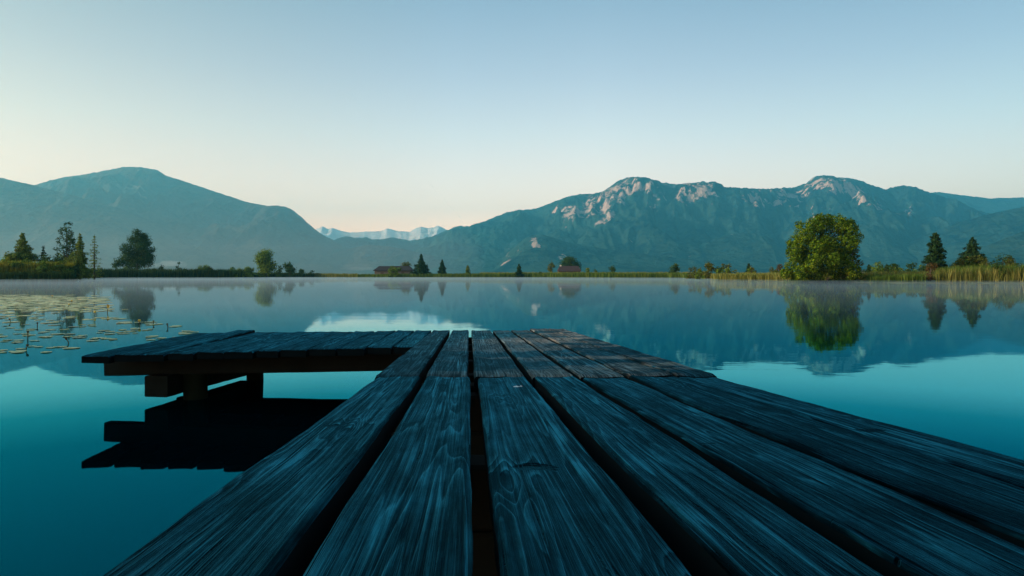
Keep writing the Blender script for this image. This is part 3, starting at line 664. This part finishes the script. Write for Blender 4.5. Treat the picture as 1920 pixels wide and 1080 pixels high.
SK=-.0625                                  # the dock runs slightly to the left of the view direction
YAW=math.atan(-SK)
def board(parent, u0, u1, ya, yb, za, zb_, mat, seed, thick=.055, roll=0., bow=0., nl=None, name='board', lift=0.):
    """one deck board: top surface from (ya,za) to (yb,zb_), ragged edges, cupped, worn arrises"""
    rs=np.random.default_rng(seed); Lh=math.hypot(yb-ya,zb_-za)*math.sqrt(1+SK*SK); wd=u1-u0
    nl=nl or max(10,int(Lh/.035)); cross=[-.5,-.485,-.45,-.30,-.1,.1,.30,.45,.485,.5]; nc=len(cross)
    ts_=np.linspace(0,1,nl+1); V=[];Fc=[]
    e0=(fbm(ts_*Lh*5+seed,ts_*0,4,seed)-.5)*.007+(fbm(ts_*Lh*1.3,ts_*0,2,seed+3)-.5)*.006-.006*np.maximum(0,fbm(ts_*Lh*11,ts_*0,2,seed+31)-.62)/.3
    e1=(fbm(ts_*Lh*5+seed*2,ts_*0+3,4,seed+1)-.5)*.007+(fbm(ts_*Lh*1.3,ts_*0+5,2,seed+7)-.5)*.006-.006*np.maximum(0,fbm(ts_*Lh*11,ts_*0,2,seed+37)-.62)/.3
    for i,t in enumerate(ts_):
        y=t*Lh+ (0 if 0<i<nl else 0)
        zt=bow*4*t*(1-t)+lift*t
        wl=wd/2+e0[i]; wr=wd/2+e1[i]
        row=[]
        for c in cross:
            x=c*2*(wl if c<0 else wr)
            dz=-.004*(1-abs(c)*2)*0+ .004*(c*2)**2*1.0
            if abs(c)>=.5: dz-=.011
            elif abs(c)>.484: dz-=.0045
            dz+=.005*(mnoise.noise(Vector((c*3,y*2.2,seed*1.7))))+.0016*mnoise.noise(Vector((c*14,y*9,seed*2.1)))
            yy=y
            if i in (0,nl): yy+= .012*mnoise.noise(Vector((c*6,seed*3.3,i)))
            row.append((x,yy,zt+dz-(.006 if i in (0,nl) else 0)))
        row.append((wr*.985,row[-1][1],zt-thick)); row.append((-wl*.985,row[0][1],zt-thick))
        V+=row
    m_=nc+2
    for i in range(nl):
        for j in range(m_):
            a=i*m_+j; b=i*m_+(j+1)%m_; Fc.append((a,b,b+m_,a+m_))
    Fc.append(tuple(range(m_))[::-1]); Fc.append(tuple(nl*m_+j for j in range(m_)))
    o=mesh_obj(name,V,Fc,mat,parent)
    sm=[len(p_.vertices)==4 for p_ in o.data.polygons]; o.data.polygons.foreach_set('use_smooth',sm); o.data.set_sharp_from_angle(angle=R(28))
    o.data.materials.append(M_edge); nq=nl*m_; mi=[1 if (q>=nq or q%m_ in (nc-1,nc,nc+1)) else 0 for q in range(len(Fc))]; o.data.polygons.foreach_set('material_index',mi)
    uc=(u0+u1)/2
    o.location=(uc+SK*ya,ya,za)
    pitch=math.atan2(zb_-za,(yb-ya)*math.sqrt(1+SK*SK))
    o.rotation_euler=(pitch,roll,YAW); 
    return o
Zb=lambda y: .702-.0517*(y-.677)           # near walkway
Zf=lambda y: .6005-.0392*(y-2.72)           # far walkway
dock=empty('dock',(0,0,0)); tag(dock,'weathered dark wooden dock running out over the lake with a side platform','dock')
wk=empty('walkway_deck',(0,0,0),dock); fw=empty('outer_deck',(0,0,0),dock); pf=empty('side_platform',(0,0,0),dock)
U=[(-.372,-.198),(-.166,.004),(.031,.226),(.262,.419),(.448,.618),(.636,.826),(.834,.992)]
rolls=[-.012,.006,-.004,.008,.0,.014,.03]
for i,(a,b) in enumerate(U):
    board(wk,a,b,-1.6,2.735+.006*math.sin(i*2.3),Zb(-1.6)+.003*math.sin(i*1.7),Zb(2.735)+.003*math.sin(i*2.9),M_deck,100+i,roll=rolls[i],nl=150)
U2=[(-.376,-.206),(-.176,-.006),(.020,.222),(.248,.418),(.440,.622),(.632,.815),(.823,.99)]
for i,(a,b) in enumerate(U2):
    ye=7.18+.04*math.sin(i*1.9)
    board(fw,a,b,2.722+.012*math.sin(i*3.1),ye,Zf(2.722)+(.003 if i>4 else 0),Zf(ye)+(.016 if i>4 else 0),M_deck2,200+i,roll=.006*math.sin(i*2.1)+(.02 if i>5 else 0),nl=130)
fx=[-.882,-1.075,-1.29,-1.506,-1.714,-1.894,-2.126,-2.341,-2.545,-2.73,-2.945,-3.165]
def pz(u,y):                                # platform surface: lower at its left end and at its outer side
    f=max(0,min(1,(u+.40)/(-2.85+.40))); 
    return (.482-.072*f)*(1-(y-5.02)/2.16)+(.428-.030*f)*((y-5.02)/2.16)
us=[-.385]+[x+.0625*5.02 for x in fx]
for i in range(len(us)-1):
    b,a=us[i]-.010,us[i+1]+.010; uc=(a+b)/2
    y0=5.02+.02*math.sin(i*2.7)+(.03 if i in (4,7) else 0); y1=7.16+.03*math.sin(i*1.3)+(.06 if i==8 else 0)
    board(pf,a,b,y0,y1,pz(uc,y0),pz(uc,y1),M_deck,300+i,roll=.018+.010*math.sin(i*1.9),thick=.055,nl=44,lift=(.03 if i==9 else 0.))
def timber(name,parent,p0,p1,wd,ht,mat,seed=0,bev=.008):
    """squared beam from p0 to p1 (centre of its top edge)"""
    p0=Vector(p0);p1=Vector(p1); t=(p1-p0).normalized(); s=t.cross(Vector((0,0,1))).normalized(); u=s.cross(t)
    prof=[(-.5,-bev/ht),(-.5+bev/wd,0),(.5-bev/wd,0),(.5,-bev/ht),(.5,-1+bev/ht),(.5-bev/wd,-1),(-.5+bev/wd,-1),(-.5,-1+bev/ht)]
    V=[];Fc=[];nn=14
    for i in range(nn+1):
        q=p0.lerp(p1,i/nn)
        for (a,b) in prof: V.append(q+s*(a*wd+.004*mnoise.noise(Vector((i*.7,a*3,seed))))+u*(b*ht+.004*mnoise.noise(Vector((i*.7,b*3,seed+5)))))
    for i in range(nn):
        for j in range(8): Fc.append((i*8+j,(i+1)*8+j,(i+1)*8+(j+1)%8,i*8+(j+1)%8))
    Fc.append(tuple(range(8))); Fc.append(tuple(nn*8+j for j in range(8))[::-1])
    return mesh_obj(name,[tuple(v) for v in V],Fc,mat,parent)
def dx(u,y): return u+SK*y
# platform beams
bt=lambda u,y: pz(u,y)-.060
timber('beam',dock,(-3.30,5.57,bt(-2.85,5.57)-.004),(-.70,5.44,bt(-.40,5.44)-.004),.10,.155,M_beam,1)
timber('beam',dock,(-3.28,6.72,bt(-2.85,6.72)),(-.82,6.64,bt(-.40,6.64)-.006),.10,.15,M_beam,2)
timber('cap_timber',dock,(-2.79,5.35,.214),(-2.61,6.78,.205),.195,.165,M_beam,3)
def pile(x,y,top,r=.095,seed=0):
    g=Geo(); n=14; zz=np.linspace(-1.7,top,10)
    pts=[(.012*math.sin(z*3+seed),.012*math.cos(z*2.3+seed),z) for z in zz]
    g.tube(pts,[r*(1+.05*mnoise.noise(Vector((z*3,seed,0)))) for z in zz],n)
    o=g.obj('pile',M_pile,dock,True,(x,y,0)); return o
pile(-2.59,5.56,.215,.092,1); pile(-2.50,6.62,.21,.08,2)
# walkway joists, piles
for y,z in ((-1.2,Zb(-1.2)),(.35,Zb(.35)),(1.5,Zb(1.5)),(2.72,Zb(2.72)-.004),(2.98,Zf(2.98)),(3.4,Zf(3.4)),(4.2,Zf(4.2)),(5.0,Zf(5.0)),(5.8,Zf(5.8)),(6.95,Zf(6.95))):  # the two just past the seam are added to block sky glints
    timber('joist',dock,(dx(-.33,y),y,z-.064),(dx(.95,y),y,z-.064),.10,.14,M_beam,int(y*10))
    if y in (1.5,2.72,6.95): timber('cap_timber',dock,(dx(-.30,y),y+.01,z-.206),(dx(.92,y),y+.01,z-.206),.14,.20,M_beam,int(y*10)+3)
    for u in ((-.22,.85) if y not in (2.98,3.4,5.0) else ()): pile(dx(u,y)+0,y+(.16 if y in (1.5,2.72,6.95) else 0),z-.215,.08,int(y*7+u*10))
# droppings and litter on the boards
m_white=plain_mat('dropping',(.55,.56,.54),(.75,.76,.74),40,.7)
def splat(pts,name,label,cat,mat):
    g=Geo()
    for (x,y,r,sx) in pts:
        n=12; vs=[(x,y,.0035)]+[(x+math.cos(6.283*k/n)*r*sx*random.uniform(.7,1.2),y+math.sin(6.283*k/n)*r*random.uniform(.7,1.2),.0) for k in range(n)]
        g.add(vs,[(0,1+k,1+(k+1)%n) for k in range(n)])
    return g
dd=2.31; zt=Zb(dd)
g=splat([(0,0,.006,2.0),(.016,.006,.004,1.4)],'','','',None)
o=g.obj('bird_dropping',m_white,None,False,(WX(968,dd),dd,zt+.007)); tag(o,'small whitish bird dropping on the middle dock board','dropping')

# ------------------------------------------------------------------ lily pads
m_pad,nt=newmat('lily_pad'); oi=nd(nt,'ShaderNodeObjectInfo'); g=nd(nt,'ShaderNodeNewGeometry')
rnd=math_n(nt,'FRACT',math_n(nt,'ADD',oi.outputs['Random'],g.outputs['Random Per Island']))
tc=nd(nt,'ShaderNodeTexCoord')
cl_=ramp(nt,math_n(nt,'ADD',math_n(nt,'MULTIPLY',rnd,.7),math_n(nt,'MULTIPLY',noise(nt,tc.outputs['Object'],6,3),.4)),[(.2,(.16,.19,.04)),(.6,(.42,.42,.11)),(.95,(.62,.55,.2))])
p=nd(nt,'ShaderNodeBsdfPrincipled',i_Roughness=.38); lk(nt,cl_,p.inputs['Base Color']); out(nt,p.outputs[0])
def pad_geo(r,seed,ox=0,oy=0,oz=0,a0=0,g=None):
    rs=random.Random(seed); g=g or Geo(); n=18; top=[];
    for k in range(n+1):
        a=a0+.18+(2*math.pi-.36)*k/n; q=r*(1+.05*rs.uniform(-1,1)); top.append((ox+math.cos(a)*q,oy+math.sin(a)*q*rs.uniform(.97,1.03),oz+.007+rs.uniform(-.002,.004)))
    c=(ox+math.cos(a0)*r*.08,oy+math.sin(a0)*r*.08,oz+.006)
    mid=[(c[0]+(x-c[0])*.55,c[1]+(y-c[1])*.55,oz+.006) for x,y,z in top]
    vs=[c]+mid+top; fs=[(0,1+k,2+k) for k in range(n)]+[(1+k,n+2+k,n+3+k,2+k) for k in range(n)]
    b=[(x,y,z-.003) for x,y,z in vs]; m_=len(vs); 
    fs2=[tuple(i+m_ for i in f[::-1]) for f in fs]+[(n+2+k,n+2+k+m_,n+3+k+m_,n+3+k) for k in range(n)]
    g.add(vs+b,fs+fs2); return g
protos=[]
for i in range(6):
    o=pad_geo(1.0,i).obj('lily_pad',m_pad); protos.append(o.data); bpy.data.objects.remove(o)
def w2(x,y): dd=F/(y-HY); return WX(x,dd),dd
cand=[]
rs=random.Random(5)
def rect(n,x0,x1,y0,y1): 
    for _ in range(n): cand.append((rs.uniform(x0,x1),rs.uniform(y0,y1)))
def blob(n,cx,cy,sx,sy):
    for _ in range(n): cand.append((rs.gauss(cx,sx),rs.gauss(cy,sy)))
blob(40,40,583,50,4); blob(40,120,580,36,3); blob(20,190,581,18,1.6); blob(10,70,618,50,3); blob(16,110,603,45,7)
blob(9,245,605,16,1.6); blob(5,285,607,8,1.2); blob(5,330,612,10,1); blob(9,255,619,28,2.2); blob(7,352,623,8,1.6); blob(8,215,624,22,1.6)
blob(6,280,634,14,2); blob(9,190,635,28,2); blob(12,90,628,45,3); blob(10,75,652,46,1.6); blob(6,30,640,24,3); blob(8,150,612,30,3); blob(6,200,598,16,3)
blob(8,20,660,30,2); blob(7,20,603,25,6)
blob(24,-40,590,40,9); blob(12,-50,630,40,12)
placed=[]; npad=0
for (x,y) in cand:
    if y<563: continue
    X,Y=w2(x,y); r=rs.uniform(.06,.14)*(1.2 if Y>14 else .85)
    if Y<7 or X>-2.8*Y/5.2+0 and Y<8: continue
    if any((X-a)**2+(Y-b)**2<((r+c)*.88)**2 for a,b,c in placed): continue
    placed.append((X,Y,r)); o=bpy.data.objects.new('lily_pad',protos[npad%6]); C.objects.link(o)
    o.location=(X,Y,.0+.0004*(npad%7)); o.scale=(r,r*rs.uniform(.88,1.05),1); o.rotation_euler=(rs.gauss(0,.006),rs.gauss(0,.006),rs.random()*6.28)
    tag(o,'round yellow green lily pad floating at the left of the lake','lily pad','lily pads floating at the left'); npad+=1
g=Geo(); k2=0
for _ in range(2600):
    x,y=rs.uniform(-160,200),rs.triangular(552,586,560)
    if x>90 and rs.random()<(x-90)/150: continue
    X,Y=w2(x,y); r=rs.uniform(.14,.26)
    if any((X-a)**2+(Y-b)**2<((r+c)*.8)**2 for a,b,c in placed): continue
    placed.append((X,Y,r)); pad_geo(r,rs.randint(0,9999),X,Y,.0005*(k2%9),rs.random()*6.28,g); k2+=1
o=g.obj('lily_pads',m_pad); tag(o,'dense distant carpet of lily pads at the left of the lake',None,None,'stuff')
print('pads',npad,k2)
m_stem=plain_mat('lily_stem',(.04,.06,.015),(.09,.10,.03),8,.6)
m_bud=plain_mat('lily_bud',(.55,.33,.02),(.75,.5,.05),20,.5)
m_budd=plain_mat('lily_pod',(.04,.04,.012),(.09,.07,.02),20,.6)
def lily(x,y,h,flower,label):
    h*=.62
    X,Y=w2(x,y); root=empty('water_lily',(X,Y,0)); tag(root,label,'flower','pond lilies standing above the water')
    l1,l2=random.uniform(-.04,.04),random.uniform(-.04,.04)
    g=Geo(); g.tube([(0,0,-.1),(l1*.4,l2*.3,h*.5),(l1,l2,h)],[.009,.008,.007],6); g.obj('stem',m_stem,root,True)
    g=Geo(); r=.025 if flower else .015; P=[];rr_=[]
    for k in range(7): t=k/6; P.append((l1,l2,h-.01+t*r*2.1)); rr_.append(r*(.25+.95*math.sin(math.pi*min(.80,.12+t*.72)))) 
    g.tube(P,rr_,10); g.obj('bloom' if flower else 'pod',m_bud if flower else m_budd,root,True)
lily(135,570,.16,True,'yellow pond lily flower standing highest above the dense pads')
lily(98,559,.14,True,'yellow pond lily flower farthest out, at the back of the pads')
lily(128,576,.12,True,'yellow pond lily flower just in front of the highest one')
lily(262,610,.13,True,'yellow pond lily flower among the pads straight below the large pine')
lily(181,592,.13,True,'yellow pond lily flower at the right end of the dense pads')
lily(287,608,.10,False,'dark lily pod right of the flower below the large pine')
lily(315,614,.10,False,'dark lily pod out on its own near the last pads to the right')
lily(130,644,.11,False,'dark lily pod in open water nearest the dock platform')
lily(48,657,.10,False,'dark lily pod at the nearest row of pads')
lily(52,634,.16,False,'tall lily pod left of the open water gap')
lily(70,612,.10,False,'dark lily pod behind the tall pod')
lily(20,604,.10,False,'dark lily pod close to the left edge of the photo')
# a curled leaf on a stalk
X,Y=w2(201,586); root=empty('water_lily',(X,Y,0)); tag(root,'curled dry lily leaf standing upright on its stalk','plant')
g=Geo(); g.tube([(0,0,-.1),(.01,0,.06),(.03,0,.14)],[.012,.011,.009],6); g.obj('stem',m_stem,root,True)
g=Geo(); vs=[];fs=[]
for i in range(7):
    t=i/6; 
    for j in range(5):
        a=(j-2)*.5; wv_=.07*math.sin(math.pi*min(.95,.1+t*.85)); vs.append((.03+math.sin(a)*wv_*.7,math.cos(a)*wv_*.7-.035,.11+t*.12))
for i in range(6):
    for j in range(4): fs.append((i*5+j,i*5+j+1,(i+1)*5+j+1,(i+1)*5+j))
g.add(vs,fs); g.obj('curled_leaf',m_bud,root,True)

# ------------------------------------------------------------------ tall trees added out of view on the left bank to keep the low sun off the dock
for i,(x,y,h,w_) in enumerate([(-41,-7,15,8),(-44,-5.6,17,8),(-41.5,1,15.5,7.5),(-47,5,16,8),(-40,-13,15,8),(-47,-10,17,8),(-52,1.5,18,9),(-49.5,-3.2,14.3,10)]):
    L=dome_lobes(w_,h,26,.04,seed=60+i); a=math.atan2(x,y)
    root=empty('broadleaf_tree',(x,y,.3)); tag(root,'added tall leafy tree out of view on the left, shading the dock','tree','added unseen shade trees on the left bank')
    P,N=crown_pts(L,2.4,.4,8); k=P[:,2]>.05
    # a ragged window cut in the leaves to let one low beam of sun through to the outer end of the dock
    gx,gy,gz=P[:,0]+x,P[:,1]+y,P[:,2]+.3; yp=gy-(40+gx)*.194; zp=gz-(.6-gx)/.98*.268
    k&=~((np.abs(yp+2.35+.5*(vnoise(zp*2.2,yp*0,4)-.5))<1.35)&(np.abs(zp-.66+.3*(vnoise(yp*2.5,yp*0,5)-.5))<.74)&(vnoise(yp*1.9,zp*2.3,9)>.12)); v,f=quads(P[k],N[k],.3*RNG.uniform(.6,1.35,k.sum()),.75); mesh_obj('crown',v,f,M_mid,root)
    trunk_geo(h*.9,.3,L,6).obj('trunk',M_bark,root,True)
